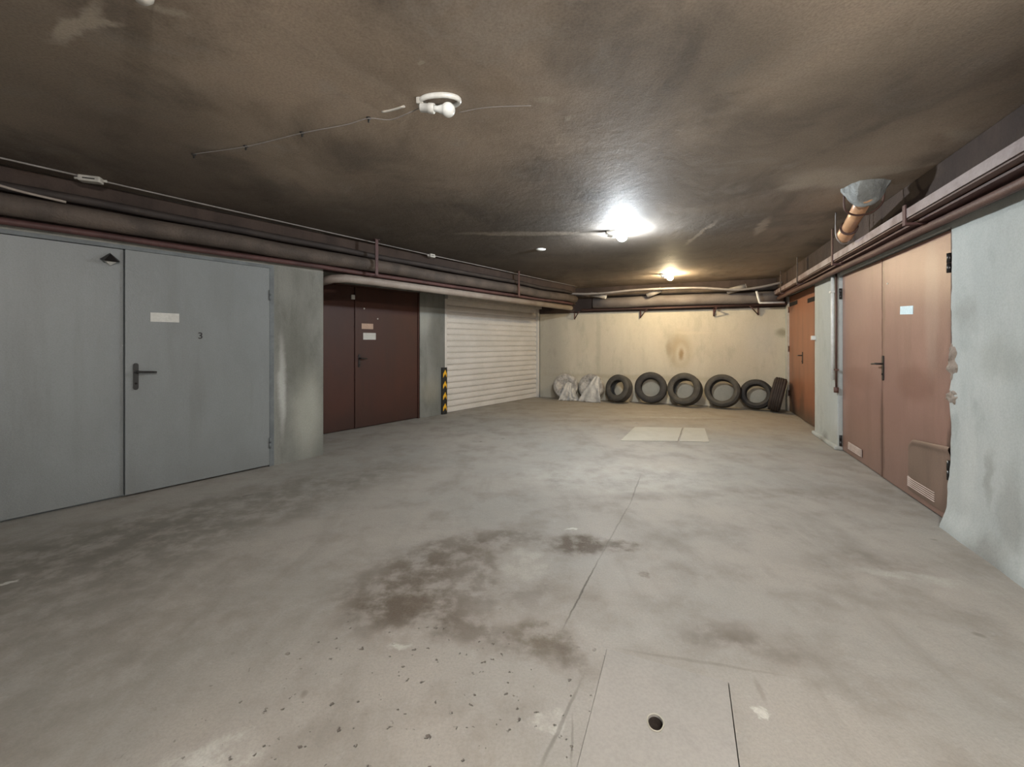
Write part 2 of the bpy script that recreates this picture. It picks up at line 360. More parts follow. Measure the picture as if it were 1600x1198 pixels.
# ------------------------------------------------------------------ setting: floor, ceiling, walls
HX0, HX1, HY0, HY1 = -.305, .155, 1.16, 1.80          # near hatch opening, in the back wall's frame
mb = MB()
xs = [-9, HX0-.002, HX1+.004, 9.5]; ys = [-6.5, HY0-.004, HY1+.003, 9.9]
V = {}
def fv(i, j, z=0):
    if (i, j, z) not in V: V[(i, j, z)] = mb.bm.verts.new((xs[i], ys[j], z))
    return V[(i, j, z)]
for i in range(3):
    for j in range(3):
        if (i, j) != (1, 1): mb.bm.faces.new((fv(i, j), fv(i+1, j), fv(i+1, j+1), fv(i, j+1)))
for a, b in (((1,1),(2,1)), ((2,1),(2,2)), ((2,2),(1,2)), ((1,2),(1,1))):
    mb.bm.faces.new((fv(*a), fv(*b), fv(*b, -.14), fv(*a, -.14)))
mb.bm.faces.new((fv(1,1,-.14), fv(2,1,-.14), fv(2,2,-.14), fv(1,2,-.14)))
for a, b in (((0,0),(3,0)), ((3,0),(3,3)), ((3,3),(0,3)), ((0,3),(0,0))):
    mb.bm.faces.new((fv(*a), fv(*b), fv(*b, -.3), fv(*a, -.3)))
mb.bm.faces.new((fv(0,0,-.3), fv(3,0,-.3), fv(3,3,-.3), fv(0,3,-.3)))
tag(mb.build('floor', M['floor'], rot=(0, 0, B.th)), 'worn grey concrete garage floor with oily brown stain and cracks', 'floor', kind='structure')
tag(MB().box(-9, 9.5, -6.5, 9.9, CEIL, CEIL+.2).build('ceiling', M['ceiling'], rot=(0, 0, B.th)), 'low soot-darkened brown concrete ceiling of the garage', 'ceiling', kind='structure')

S1, S2, S3 = -.43, L.at(425, 4.775), L.at(505, 4.775)
D2a, D2s, D2b = S3+.06, L.at(555, 5.8), L.at(655, 5.8)
SH0, SH1 = L.at(694, 5.8), 8.33
mb = MB()
mb.box(-7, S1, 4.775, 5.0, 0, CEIL).box(S1, S2, 4.775, 5.0, 2.115, CEIL).box(S2, S3, 4.775, 6.0, 0, CEIL)
mb.box(S3, D2a, 5.8, 6.0, 0, CEIL).box(D2a, D2b, 5.8, 6.0, 2.19, CEIL).box(D2b, SH0, 5.78, 6.0, 0, CEIL).box(SH0, SH1, 5.78, 6.0, 2.17, CEIL).box(SH1, 8.6, 5.78, 6.0, 0, CEIL)
tag(mb.build('wall_left', M['wall_left'], rot=(0, 0, L.th)), 'grey stained plaster wall with pillars between the garage doors', 'wall', kind='structure')
tag(MB().box(-6.9, 8.30, 4.79, 5.02, 2.19, CEIL-.005).build('trim_1', M['beam'], rot=(0, 0, L.th), loc=L.w(0, -.03)), 'sooty brown concrete beam under the ceiling above the grey door and shutter', 'beam', kind='structure')

tag(MB().box(-9.75, 5.6, 1.685, 1.74, 2.165, CEIL-.005).build('trim_3', M['beam'], rot=(0, 0, T.th)), 'dark sooty band at the top of the white wall behind the cable tray', 'beam', kind='structure')
tag(MB().box(-4.6, 3.2, 9.64, 9.85, 0, CEIL).build('wall_back', M['wall_back'], rot=(0, 0, B.th)), 'cream plaster end wall with ring-shaped damp stain above the tyres', 'wall', kind='structure')
tag(MB().box(-4.5, 1.88, 9.60, 9.64, 2.02, CEIL-.005).build('trim_2', M['beam'], rot=(0, 0, B.th)), 'dark sooty band above the cream end wall behind the pipes', 'beam', kind='structure')

DN0, DN1 = T.at(1315, 1.775), T.at(1494, 1.775)      # near right door
DF0, DF1 = -9.50, T.at(1290.5, 1.87)                 # far right door
P0, P1 = DF1, DN0
mb = MB()
def wall_fn(a, b):
    s_ = (DN1+.01)+(5.6-DN1)*a**1.6; z = CEIL*b
    d = 1.745
    d -= .055*math.exp(-(z/.10)**2)*(.75+.5*noise.noise(Vector((s_*2.2, 0, 3)))) + .03*math.exp(-(z/.45)**2)
    d += .012*noise.noise(Vector((s_*1.7, z*1.7, 0))) + .006*noise.noise(Vector((s_*6, z*6, 1)))
    if a == 0: s_ += .022*noise.noise(Vector((z*5, 0, 0))) + .012*noise.noise(Vector((z*15, 4, 0)))
    return (s_, d, z)
mb.grid(70, 90, wall_fn)
mb.box(DN1+.03, 5.6, 1.80, 2.05, 0, CEIL)
mb.box(DN1+.002, DN1+.06, 1.752, 2.05, 0, CEIL)
mb.box(P1, DN1+.05, 1.752, 2.05, 2.14, CEIL)
mb.box(P0, P1, 1.735, 2.05, 0, CEIL, .012)
mb.box(P0-.02, P1+.01, 1.70, 1.80, 0, .05, .02)
mb.box(DF0, P0, 1.84, 2.05, 2.225, CEIL); mb.box(-9.75, DF0, 1.84, 2.05, 0, CEIL)
wr_ = tag(mb.build('wall_right', M['wall_right'], rot=(0, 0, T.th)), 'white plaster wall and pilaster around the two faded brown doors', 'wall', kind='structure')
def rubble(z0, z1, w, seed):
    m = MB()
    def f(a, b):
        t = b; s_ = DN1-.030+(w+.03)*(a)+.02*noise.noise(Vector((t*6, seed, a*3))); z = z0+(z1-z0)*t
        bulge = math.sin(PI*a)**.6*math.sin(PI*t)**.5
        return (s_, 1.775-.05*bulge+.022*noise.noise(Vector((a*5, t*7, seed))), z)
    m.grid(10, 20, f); return m
rubble(1.02, 1.32, .085, 1.3).build('broken_plaster', M['brick'], wr_)
rubble(.86, 1.0, .10, 5.1).build('broken_plaster', M['brick'], wr_)

# ------------------------------------------------------------------ doors
def lever(parent, x, y, z, dirn, mat, plate=(.036, .23), blade=.13):
    """plate with rounded ends, spindle, lever and keyhole; y is the face it sits on (room side is -y)"""
    w, h = plate; pts = []
    for k in range(9): t = PI*k/8; pts.append((x+w/2*math.cos(t), z+h/2-w/2+w/2*math.sin(t)))
    for k in range(9): t = PI+PI*k/8; pts.append((x+w/2*math.cos(t), z-h/2+w/2+w/2*math.sin(t)))
    p = MB().prism(pts, 'y', y-.009, y).build('handle', mat, parent)
    MB().tube(curve_pts([(x, y, z+.04), (x, y-.045, z+.04), (x+dirn*.02, y-.058, z+.04), (x+dirn*blade, y-.055, z+.033)], 5), [.010]*11+[.009]*4+[.007]*1, 10).build('lever', mat, p)
    MB().lathe([(.009, -.004), (.009, 0)], 14, 'y').build('keyhole', M['slot'], p, loc=(x, y-.010, z-.06))
    return p
def hinge(parent, x, y, z, mat, h=.11, r=.011):
    return MB().tube([(x, y, z-h/2), (x, y, z-.002)], r, 10).tube([(x, y, z+.002), (x, y, z+h/2)], r, 10).build('hinge', mat, parent)
def plate(parent, name, frame, x0, x1, y0, y1, c, mat, th=.003, org=(0, 0), label=None, tilt=0):
    a0, z1 = frame.at(x0, c, y0); a1, z0 = frame.at(x1, c, (y0+y1)/2); z0 = frame.at((x0+x1)/2, c, y1)[1]; z1 = frame.at((x0+x1)/2, c, y0)[1]
    cx, cz = (a0+a1)/2, (z0+z1)/2; w, h = (a1-a0)/2, (z1-z0)/2
    ct, st = math.cos(R(tilt)), math.sin(R(tilt))
    pts = [(cx-org[0]+i*w*ct-j*h*st, cz+i*w*st+j*h*ct) for i, j in ((-1,-1),(1,-1),(1,1),(-1,1))]
    o = MB().prism(pts, 'y', c-org[1]-th, c-org[1]).build(name, mat, parent)
    if label: o['label'] = label
    return o

# door_1: grey double door
d1 = thing('door_1', L.w(S1, 4.775), L.th, 'pale grey painted steel double door with black lever handle', 'door', kind='structure')
seam = L.at(194, 4.775)-S1; WD = S2-S1
MB().box(.0, seam-.004, .012, .06, .018, 2.105, .003).build('door_leaf', M['grey_door'], d1)
MB().box(seam+.004, WD-.03, -.012, .045, .018, 2.105, .003).build('door_leaf', M['grey_door'], d1)
MB().box(WD-.026, WD+.02, -.004, .06, 0, 2.115, .003).box(-.05, WD+.02, -.003, .06, 2.108, 2.14, .003).box(-.05, -.004, -.004, .06, 0, 2.115).box(-.05, WD, .05, .08, 0, 2.11).build('door_frame', M['grey_trim'], d1)
lx, lz = L.at(212, 4.763, 588); lever(d1, lx-S1, -.012, lz, 1, M['black_metal'])
for py in (462, 690): hinge(d1, WD-.027, -.016, L.at(429, 4.775, py)[1], M['grey_trim'])
plate(d1, 'sign', L, 235, 280, 489, 503, 4.763, M['paper'], .003, (S1, 4.775), 'blank cream paper strip')
x3, z3 = L.at(313, 4.763, 529)
cu = bpy.data.curves.new('number_mark', 'FONT'); cu.body = '3'; cu.size = .085; cu.extrude = .001; cu.align_x = 'CENTER'; cu.offset = .001; cu.materials.append(M['black_metal'])
o3 = bpy.data.objects.new('number_mark', cu); C.objects.link(o3); o3.parent = d1; o3.location = (x3-S1, -.014, z3); o3.rotation_euler = (PI/2, 0, 0)
# small dark hooded fitting on the leaf
hx, hz = L.at(172, 4.78, 405)
hl = thing('wall_lamp', L.w(hx, 4.787, hz), L.th, 'small black hooded fitting with pale underside near the top of the grey door', 'lamp')
m = MB(); A = [(-.062, 0, -.005), (.062, 0, -.005), (.045, -.075, -.025), (-.045, -.075, -.025)]
vs = [m.bm.verts.new(p) for p in A+[(0, 0, .055), (0, -.03, .045)]]
for f in ((0,3,5,4), (3,2,5), (2,1,4,5), (0,1,2,3), (0,4,1)): m.bm.faces.new([vs[i] for i in f])
m.build('hood', M['black_metal'], hl)
m = MB(); vs = [m.bm.verts.new(p) for p in [(-.042, 0, -.012), (.042, 0, -.012), (.034, -.06, -.026), (-.034, -.06, -.026), (0, 0, -.055), (0, -.02, -.052)]]
for f in ((0,3,5,4), (3,2,5), (2,1,4,5), (0,1,2,3), (0,4,1)): m.bm.faces.new([vs[i] for i in f])
m.build('diffuser', M['paper'], hl)

# door_2: dark brown double door in the recess
d2 = thing('door_2', L.w(D2a, 5.8), L.th, 'dark brown steel double door with two paper notices', 'door', kind='structure')
W2, s2 = D2b-D2a, D2s-D2a
MB().box(.03, s2-.003, .02, .06, .015, 2.165, .003).build('door_leaf', M['brown_door'], d2)
MB().box(s2+.003, W2-.03, .008, .05, .015, 2.165, .003).build('door_leaf', M['brown_door'], d2)
MB().box(0, .028, -.005, .08, 0, 2.19).box(W2-.028, W2, -.005, .08, 0, 2.19).box(0, W2, -.005, .08, 2.168, 2.19).box(0, W2, .06, .09, 0, 2.17).build('door_frame', M['brown_door'], d2)
lever(d2, s2+.07, .008, 1.04, 1, M['black_metal'], (.034, .2), .11)
plate(d2, 'notice', L, 565, 583, 505.5, 514, 5.808, M['paper_pink'], .003, (D2a, 5.8), 'pinkish paper strip')
plate(d2, 'notice', L, 567.5, 587, 520, 530.5, 5.808, M['paper'], .003, (D2a, 5.8), 'white paper label')
kx, kz = L.at(551, 5.82, 464); MB().box(-.03, .03, -.02, 0, -.035, .035, .008).build('catch_box', M['white_plastic'], d2, loc=(kx-D2a, .02, kz))
for q, (px, py) in enumerate(((569, 482), (590, 498))):
    bx_, bz = L.at(px, 5.808, py); MB().lathe([(.012, -.006), (.012, 0)], 12, 'y').build('bolt', M['old_plastic'], d2, loc=(bx_-D2a, .008, bz))

# door_3: ribbed roller shutter
d3 = thing('door_3', L.w(SH0, 5.8), L.th, 'cream ribbed metal roller shutter in the corner by the bagged tyres', 'door', kind='structure')
W3 = SH1-SH0; pitch = .1135; z = .10; prof = []
while z < 2.12:
    for (t, y) in ((0, .062), (.07, .062), (.10, .044), (.22, .035), (.5, .032), (.80, .035), (.92, .044), (.95, .062)): prof.append((y, z+t*pitch))
    z += pitch
outline = prof+[(.075, prof[-1][1]), (.075, .10)]
MB().prism(outline, 'x', .05, W3-.05).build('slats', M['slats'], d3)
MB().box(.05, W3-.05, .03, .07, .006, .10, .006).build('bottom_bar', M['slats'], d3)
for x in (.0, W3-.055): MB().box(x, x+.018, -.02, .09, 0, 2.17, .003).box(x+.037, x+.055, -.02, .09, 0, 2.17, .003).box(x, x+.055, .07, .09, 0, 2.17).box(x+.016, x+.04, -.016, -.01, 0, 2.17).build('guide_rail', M['slats'], d3)
MB().box(0, W3, -.10, .09, 2.13, 2.36, .01).build('shutter_box', M['cream_metal'], d3)

# corner guard
ga = L.at(695.5, 5.74)
cg = thing('corner_guard', L.w(ga, 5.765), L.th, 'black rubber corner guard with yellow chevrons beside the roller shutter', 'corner guard')
GH = .86; gw = .062
MB().prism([(-gw, -.012), (0, -.028), (gw, -.012), (gw, .012), (-gw, .012)], 'z', 0, GH).build('rubber_strip', M['black_rubber'], cg)
for k in range(4):
    zc = .10+k*.205
    m = MB()
    for sg in (-1, 1):
        x0, x1 = sg*.042, 0
        yy = lambda x: -.0285+abs(x)/gw*.016
        a = [(x0, zc-.040), (0, zc+.030), (0, zc+.105), (x0, zc+.030)]
        A = [m.bm.verts.new((x, yy(x)-.003, z_)) for x, z_ in a]; Bq = [m.bm.verts.new((x, yy(x)+.001, z_)) for x, z_ in a]
        m.bm.faces.new(A); m.bm.faces.new(Bq[::-1])
        for i in range(4): m.bm.faces.new((A[i], Bq[i], Bq[(i+1) % 4], A[(i+1) % 4]))
    m.build('chevron', M['yellow'], cg)

# door_4: faded orange-brown door at the far end of the right wall
d4 = thing('door_4', T.w(DF0, 1.84), T.th, 'faded orange-brown steel double door with two black slots near its top', 'door', kind='structure')
W4 = DF1-DF0; s4 = T.at(1254, 1.87)-DF0
MB().box(.05, s4-.003, .03, .07, .012, 2.20, .003).build('door_leaf', M['orange_door'], d4)
MB().box(s4+.003, W4-.01, .02, .06, .012, 2.20, .003).build('door_leaf', M['orange_door'], d4)
MB().box(0, .048, .0, .09, 0, 2.225).build('door_frame', M['cream_metal'], d4)['label'] = 'cream painted door post'
MB().box(.05, W4, .06, .10, 0, 2.22).build('frame_back', M['slot'], d4)
plate(d4, 'vent_slot', T, 1234, 1246, 471, 477, 1.87, M['slot'], .004, (DF0, 1.84), None, 0)
plate(d4, 'vent_slot', T, 1262, 1277.5, 464, 471, 1.86, M['slot'], .004, (DF0, 1.84), None, 0)
lever(d4, s4+.05, .02, 1.06, -1, M['black_metal'], (.034, .2), .12)
for py in (473, 526, 655): hinge(d4, W4-.012, .012, T.at(1287, 1.86, py)[1], M['rust_pipe'], .13, .013)
for z_ in (.35, 1.2, 1.95): hinge(d4, .05, .02, z_, M['rust_pipe'], .11, .012)

# door_5: worn pink-brown door, nearest on the right
d5 = thing('door_5', T.w(DN0, 1.76), T.th, 'worn pinkish-brown steel double door with pale blue paper and low vents', 'door', kind='structure')
W5 = DN1-DN0; s5 = T.at(1378, 1.775)-DN0; c5 = 1.776
MB().box(.01, s5-.004, .022, .06, .012, 2.13, .003).build('door_leaf', M['pink_door'], d5)
lf = MB().box(s5+.004, W5-.05, .016, .055, .012, 2.13, .003).build('door_leaf', M['pink_door'], d5)
MB().box(W5-.042, W5-.022, .004, .06, 0, 2.14, .003).box(W5-.016, W5+.004, .0, .06, 0, 2.14, .003).box(0, W5, .055, .1, 0, 2.13).build('door_frame', M['rust_pipe'], d5)
MB().box(s5-.02, s5+.004, .012, .02, .012, 2.13, .002).build('cover_strip', M['pink_door'], d5)
plate(d5, 'notice', T, 1407, 1427, 478, 491, c5, M['paper_blue'], .003, (DN0, 1.76), 'pale blue-white paper', tilt=-3)
def vent(px0, px1, pyt, pyb):
    a0, a1 = T.at(px0, c5)-DN0, T.at(px1, c5)-DN0; zt = T.at((px0+px1)/2, c5, (pyt+pyb)/2)[1]; h = .085
    m = MB().box(a0, a1, .010, .016, zt-h/2, zt+h/2, .002)
    n = 5
    for k in range(n):
        zz = zt-h/2+h*(k+.5)/n; m.prism([(.010, zz-.005), (.002, zz-.003), (.010, zz+.004)], 'x', a0+.012, a1-.012)
    m.build('vent', M['vent'], d5)
vent(1326, 1347, 692, 712)
vent(1419, 1464, 756, 772)
lever(d5, s5+.032, .016, 1.07, -1, M['black_metal'], (.034, .24), .12)
hinge(d5, W5-.046, .0, T.at(1483, c5, 412)[1], M['black_metal'], .14, .016)
hinge(d5, W5-.046, .0, T.at(1488, c5, 735)[1], M['black_metal'], .14, .016)
for py in (458, 690): hinge(d5, .004, .004, T.at(1318, c5, py)[1], M['black_metal'], .13, .015)
bx_, bz = T.at(1387, c5, 443); MB().lathe([(.008, -.005), (.008, 0)], 10, 'y').build('bolt', M['white_plastic'], d5, loc=(bx_-DN0, .016, bz))
# bowed repair panel on the lower right of the leaf
pa0, pa1 = T.at(1420, c5)-DN0, W5-.055; zt0 = T.at(1420, c5, 688)[1]; zt1 = T.at(1480, c5, 700)[1]
m = MB()
def fp(a, b):
    x = pa0+(pa1-pa0)*a; top = zt0+.02+(zt1-zt0)*a-.06*(1-min(1, a/.22))**2
    zz = .06+(top-.06)*b
    y = .012-.016*math.exp(-((b-.96)/.05)**2)*min(1, a*6)-.004*min(1, a*8)*min(1, (1-b)*12)
    return (x, y, zz)
m.grid(24, 40, fp); m.build('repair_panel', M['tan_panel'], d5)['label'] = 'tan bowed sheet patched over the lower door leaf'

# ------------------------------------------------------------------ floor hatches
ht = thing('floor_hatch', B.w((HX0+HX1)/2, (HY0+HY1)/2, 0), B.th, 'smooth square concrete hatch with a finger hole, set in the floor by the camera', 'hatch')
hw, hh = (HX1-HX0)/2, (HY1-HY0)/2; hc = (-.092-(HX0+HX1)/2, 1.513-(HY0+HY1)/2); HR = (.024, .031)
m = MB(); n = 40
def onrect(t):
    c, s_ = math.cos(t), math.sin(t); k = 1/max(abs(c), abs(s_)); return (hw*c*k, hh*s_*k)
rings = []
for lev, (zz, f) in enumerate(((-.135, 'o'), (.0035, 'o'), (.0035, 'h'), (-.10, 'h2'))):
    ring = []
    for k in range(n):
        t = 2*PI*(k+.5)/n - PI/4 + PI/n*0
        if f == 'o': x, y = onrect(2*PI*k/n+PI/4)
        else:
            q = 1; x, y = hc[0]+HR[0]*q*math.cos(2*PI*k/n+PI/4), hc[1]+HR[1]*q*math.sin(2*PI*k/n+PI/4)
        ring.append(m.bm.verts.new((x, y, zz)))
    rings.append(ring)
for q, w in zip(rings, rings[1:]):
    for k in range(n): m.bm.faces.new((q[k], q[(k+1) % n], w[(k+1) % n], w[k]))
m.bm.faces.new(rings[-1]); m.bm.faces.new(rings[0])
m.build('slab', M['hatch'], ht)
m = MB().lathe([(1.0, 0.0), (1.05, .0025), (1.14, .0028), (1.2, 0)], 36, fn=lambda p, t: Vector((p.x*HR[0]*(1+.05*math.sin(3*t)), p.y*HR[1], p.z)), closed=True)
m.build('hole_rim', M['hatch_far'], ht, loc=(hc[0], hc[1], .0035))['label'] = 'chipped pale rim round the finger hole'
m = MB(); rg = []  # dark cup that paints the hole's inner shade
for (q_, z_) in ((.985, -.006), (.93, -.03), (.85, -.095)): rg.append([m.bm.verts.new((HR[0]*q_*math.cos(2*PI*k/32), HR[1]*q_*math.sin(2*PI*k/32), z_)) for k in range(32)])
for a_, b_ in zip(rg, rg[1:]):
    for k in range(32): m.bm.faces.new((a_[k], a_[(k+1) % 32], b_[(k+1) % 32], b_[k]))
m.bm.faces.new(rg[-1])
m.build('hole_shade_cup', M['hole_shade'], ht, loc=(hc[0], hc[1], .0035))['label'] = 'dark cup painting the shade inside the finger hole'
def slabq(pts, label, z=.012):
    c = sum((Vector(p) for p in pts), Vector())/4
    o = MB().prism([((Vector(p)-c).x, (Vector(p)-c).y) for p in pts], 'z', -.001, z).build('floor_slab', M['hatch_far'], loc=(c.x, c.y, 0))
    return tag(o, label, 'hatch', 'pale slabs set in the floor before the tyres')
slabq([fl(970, 689), fl(1059, 690), fl(1066, 669), fl(992, 668)], 'wider pale concrete slab let into the floor in front of the tyres')
slabq([fl(1062, 690), fl(1108, 691), fl(1101, 670), fl(1069, 669)], 'narrower pale concrete slab beside the wider one, in front of the tyres')

# ------------------------------------------------------------------ tyres
def tyre_profile(Ro, w, Ri):
    h = w/2; P = []
    # closed cross-section (radius, along)
    P += [(Ri, -h*.80), (Ri+.012, -h*.92), (Ri+.045, -h*1.0), ((Ri+Ro)/2+.015, -h*1.06), (Ro-.04, -h*1.0), (Ro-.018, -h*.90)]
    n = 5
    for k in range(n):
        a = -h*.86+2*h*.86*k/n; b = a+2*h*.86/n; cr = lambda t: Ro-.010*(t/h)**2
        P += [(cr(a), a+.003), (cr(b), b-.009), (cr(b)-.009, b-.007), (cr(b)-.009, b-.001)] if k < n-1 else [(cr(a), a+.003), (cr(b), b)]
    P += [(Ro-.018, h*.90), (Ro-.04, h*1.0), ((Ri+Ro)/2+.015, h*1.06), (Ri+.045, h*1.0), (Ri+.012, h*.92), (Ri, h*.80)]
    P += [(Ri+.003, h*.68), (Ri+.03, h*.80), ((Ri+Ro)/2, h*.92), (Ro-.04, h*.82), (Ro-.022, 0), (Ro-.04, -h*.82), ((Ri+Ro)/2, -h*.92), (Ri+.03, -h*.80), (Ri+.003, -h*.68)]
    return P
tyre_meshes = {}
def tyre(px, Ro, w, Ri, lean, yaw, mat, label, back=.0):
    """stands on the floor, leaning back on the end wall"""
    a, c = R(lean), 9.64
    key = (Ro, w, Ri)
    t = MB()
    def fn(p, th):
        k = int(th/(2*PI)*96)
        q = Vector((p.x, p.z))
        if q.length > Ro-.008 and k % 2: p = p*1; s = (Ro-.005)/q.length; return Vector((p.x*s, p.y, p.z*s)) if s < 1 else p
        return p
    t.lathe(tyre_profile(Ro, w, Ri), 96, 'y', True, fn)
    o = t.build('tyre', mat)
    cz = Ro*math.cos(a)+w/2*math.sin(a)+.001
    # rear top edge touches the wall
    cy = 9.64-(Ro*math.sin(a)+w/2*math.cos(a))*math.cos(R(yaw))-abs(math.sin(R(yaw)))*Ro-.012-back
    s_ = B.at(px, cy)
    o.location = B.w(s_, cy, cz)
    o.matrix_world = Matrix.Translation(B.w(s_, cy, cz)) @ Matrix.Rotation(B.th+R(yaw), 4, 'Z') @ Matrix.Rotation(-a, 4, 'X')
    return tag(o, label, 'tyre', 'used tyres leaning on the cream end wall')
tyre(967, .300, .20, .165, 16, -26, M['rubber'], 'smallest black tyre, leaning beside the two plastic-wrapped tyres')
tyre(1017, .335, .20, .195, 12, -2, M['rubber2'], 'blackest large tyre, standing second after the wrapped ones')
tyre(1070, .335, .23, .205, 18, -18, M['rubber'], 'wide brown-grey tyre under the ring-shaped wall stain')
tyre(1129, .330, .22, .215, 16, -14, M['rubber'], 'large light grey tyre with the widest opening')
tyre(1182, .290, .20, .180, 15, -16, M['rubber2'], 'smaller dark tyre next to the sideways one')
# the last one faces sideways, leaning on the orange door's post
Ro, w = .325, .20
t = MB()
def fn7(p, th):
    k = int(th/(2*PI)*96); q = Vector((p.x, p.z)).length
    if q > Ro-.008 and k % 2: s = (Ro-.005)/q; return Vector((p.x*s, p.y, p.z*s)) if s < 1 else p
    return p
t.lathe(tyre_profile(Ro, w, .20), 96, 'y', True, fn7)
o = t.build('tyre', M['rubber3'])
ln = R(12)
o.matrix_world = Matrix.Translation(T.w(-9.24, 1.80-Ro*math.sin(ln)-w/2*math.cos(ln), Ro*math.cos(ln)+w/2*math.sin(ln))) @ Matrix.Rotation(T.th-R(12), 4, 'Z') @ Matrix.Rotation(-ln, 4, 'X')
tag(o, 'brown-dusted tyre seen tread-on, against the orange-brown door', 'tyre', 'used tyres leaning on the cream end wall')

# tyres wrapped in milky plastic
def bagged(px, Ro, w, yaw, lean, label, seed, flap):
    a = R(lean); cy = 9.64-(Ro*math.sin(a)+w/2*math.cos(a))-abs(math.sin(R(yaw)))*Ro-.02; s_ = B.at(px, cy)
    root = thing('wrapped_tyre', B.w(s_, cy, 0), (0, 0, B.th+R(yaw)), label, 'tyre', 'plastic-wrapped tyres in the corner')
    h = w/2
    prof = [(.001, -h*.55), (.06, -h*.60), (.12, -h*.72), (.17, -h*.95), (.22, -h*1.08), (Ro-.05, -h*1.04), (Ro-.012, -h*.85), (Ro, -h*.4), (Ro, h*.4), (Ro-.012, h*.85), (Ro-.05, h*1.02), (.2, h*1.0), (.12, h*.8), (.001, h*.7)]
    pr = []
    for (r0, y0), (r1, y1) in zip(prof, prof[1:]):
        for k in range(3): pr.append((r0+(r1-r0)*k/3, y0+(y1-y0)*k/3))
    pr.append(prof[-1])
    def f(p, t):
        n1 = noise.noise(Vector((p.x*7, p.y*7, p.z*7+seed))); n2 = noise.noise(Vector((p.x*20, p.y*20, p.z*20+seed)))
        q = Vector((p.x, 0, p.z)); r = q.length
        fold = .004*math.sin(t*9+seed)*min(1, r/Ro)
        k = 1+(n1*.02+n2*.008+fold*.5)
        return Vector((p.x*k, p.y+n1*.022+n2*.010+fold, p.z*k))
    o = MB().lathe(pr, 80, 'y', False, f).build('plastic_cover', M['bag'], root)
    o.rotation_euler = (-a, 0, 0); o.location = (0, 0, Ro*math.cos(a)+h*math.sin(a)+.008)
    # loose plastic hanging in a triangular fold
    for (x0, z0, x1a, x1b, yb) in flap:
        m = MB()
        def ff(u_, v_):
            top = Vector((x0, -h-.045+math.sin(a)*(z0-Ro)*.9, z0)); bl = Vector((x1a, -h-yb-.10, .004)); br = Vector((x1b, -h-yb-.07, .004))
            e = bl.lerp(br, u_); tt = top+Vector((.13*(u_-.5), 0, -.05*abs(u_-.5))); p = tt.lerp(e, v_); p.x += .03*noise.noise(Vector((u_*3, v_*3, seed)))*v_; p.z += .02*noise.noise(Vector((u_*6, 0, seed)))*v_
            p.y += -.016*math.sin(u_*11+seed)*v_ - .04*math.sin(PI*v_) + .03*noise.noise(Vector((u_*4, v_*4, seed))); p.z = max(p.z, .004)
            return p
        m.grid(20, 20, ff); o2 = m.build('loose_plastic', M['bag_white'], root)
        sm = o2.modifiers.new('thickness', 'SOLIDIFY'); sm.thickness = .002
    return root
bagged(884, .290, .19, 14, 12, 'tyre wrapped in milky plastic, right beside the roller shutter', 2.0, [(.07, .42, -.17, .10, .03), (.12, .30, .10, .30, .02)])
bagged(924, .295, .18, -10, 14, 'tyre in milky plastic with a big loose fold, next to the smallest black tyre', 9.0, [(.16, .58, -.22, .30, .06)])

# ------------------------------------------------------------------ ceiling lamps
def bulb_lamp(x, y, ang, label, glow=None, rr=.034, tail=0):
    root = thing('ceiling_lamp', (x, y, CEIL), ang, label, 'lamp', 'bare bulb lamps on the ceiling')
    # oval bulkhead base ring left on the ceiling
    m = MB(); pts = []
    def ov(k, a, b): t = 2*PI*k/48; return (a*math.copysign(abs(math.cos(t))**.9, math.cos(t))+.035, b*math.sin(t))
    def f(u_, v_):
        k = u_*48; q = v_*2*PI; cx, cy = ov(k, .105, .055); ox, oy = ov(k, 1, 1)
        d = Vector((cx-.035, cy)).normalized(); r = .011
        return (cx+d.x*r*math.cos(q), cy+d.y*r*math.cos(q), -.016-.015*math.sin(q))
    m.grid(48, 10, f); m.build('base_ring', M['white_plastic'], root)
    MB().box(-.085, -.045, -.03, .05, -.035, 0, .006).build('cable_gland', M['old_plastic'], root)
    sk = MB().lathe([(.019, -.075), (.023, -.07), (.023, -.03), (.026, -.028), (.026, 0), (.022, .004)], 24, 'x').build('lamp_holder', M['white_plastic'], root, loc=(.005, -.005, -.055), rot=(0, R(8), 0))
    pr = [(.001, .5+rr*0)]
    b = MB(); P_ = [(.014, 0), (.016, .02), (.022, .035)]
    for k in range(1, 15):
        t = PI*(.18+.82*k/14); P_.append((max(.0008, rr*math.sin(t)), .035+.013+rr*(.83)-rr*math.cos(t)-rr*.13))
    b.lathe(P_, 32, 'x')
    bo = b.build('light_bulb', glow or M['opal'], root, loc=(.008, -.005, -.056), rot=(0, R(8), 0))
    return root
D0 = FPX*(CEIL-.06-CAMZ)/(HOR-172); bulb_lamp((677-800)/FPX*D0, D0, R(-6), 'unlit white bulb lamp on the ceiling nearest the camera', None, .037)
p1 = ((967-800)/FPX*4.78, 4.78); bulb_lamp(p1[0]-.06, p1[1], R(-4), 'lit bluish-white ceiling bulb in the middle of the garage', M['glow_cool'], .056)
p2 = ((1044-800)/FPX*7.75, 7.75); bulb_lamp(p2[0]-.06, p2[1], R(-4), 'lit warm yellow ceiling bulb close to the end wall', M['glow_warm'], .056)
bulb_lamp(.45, -.45, R(-4), 'lit ceiling bulb behind the camera', M['glow_rear'], .056)

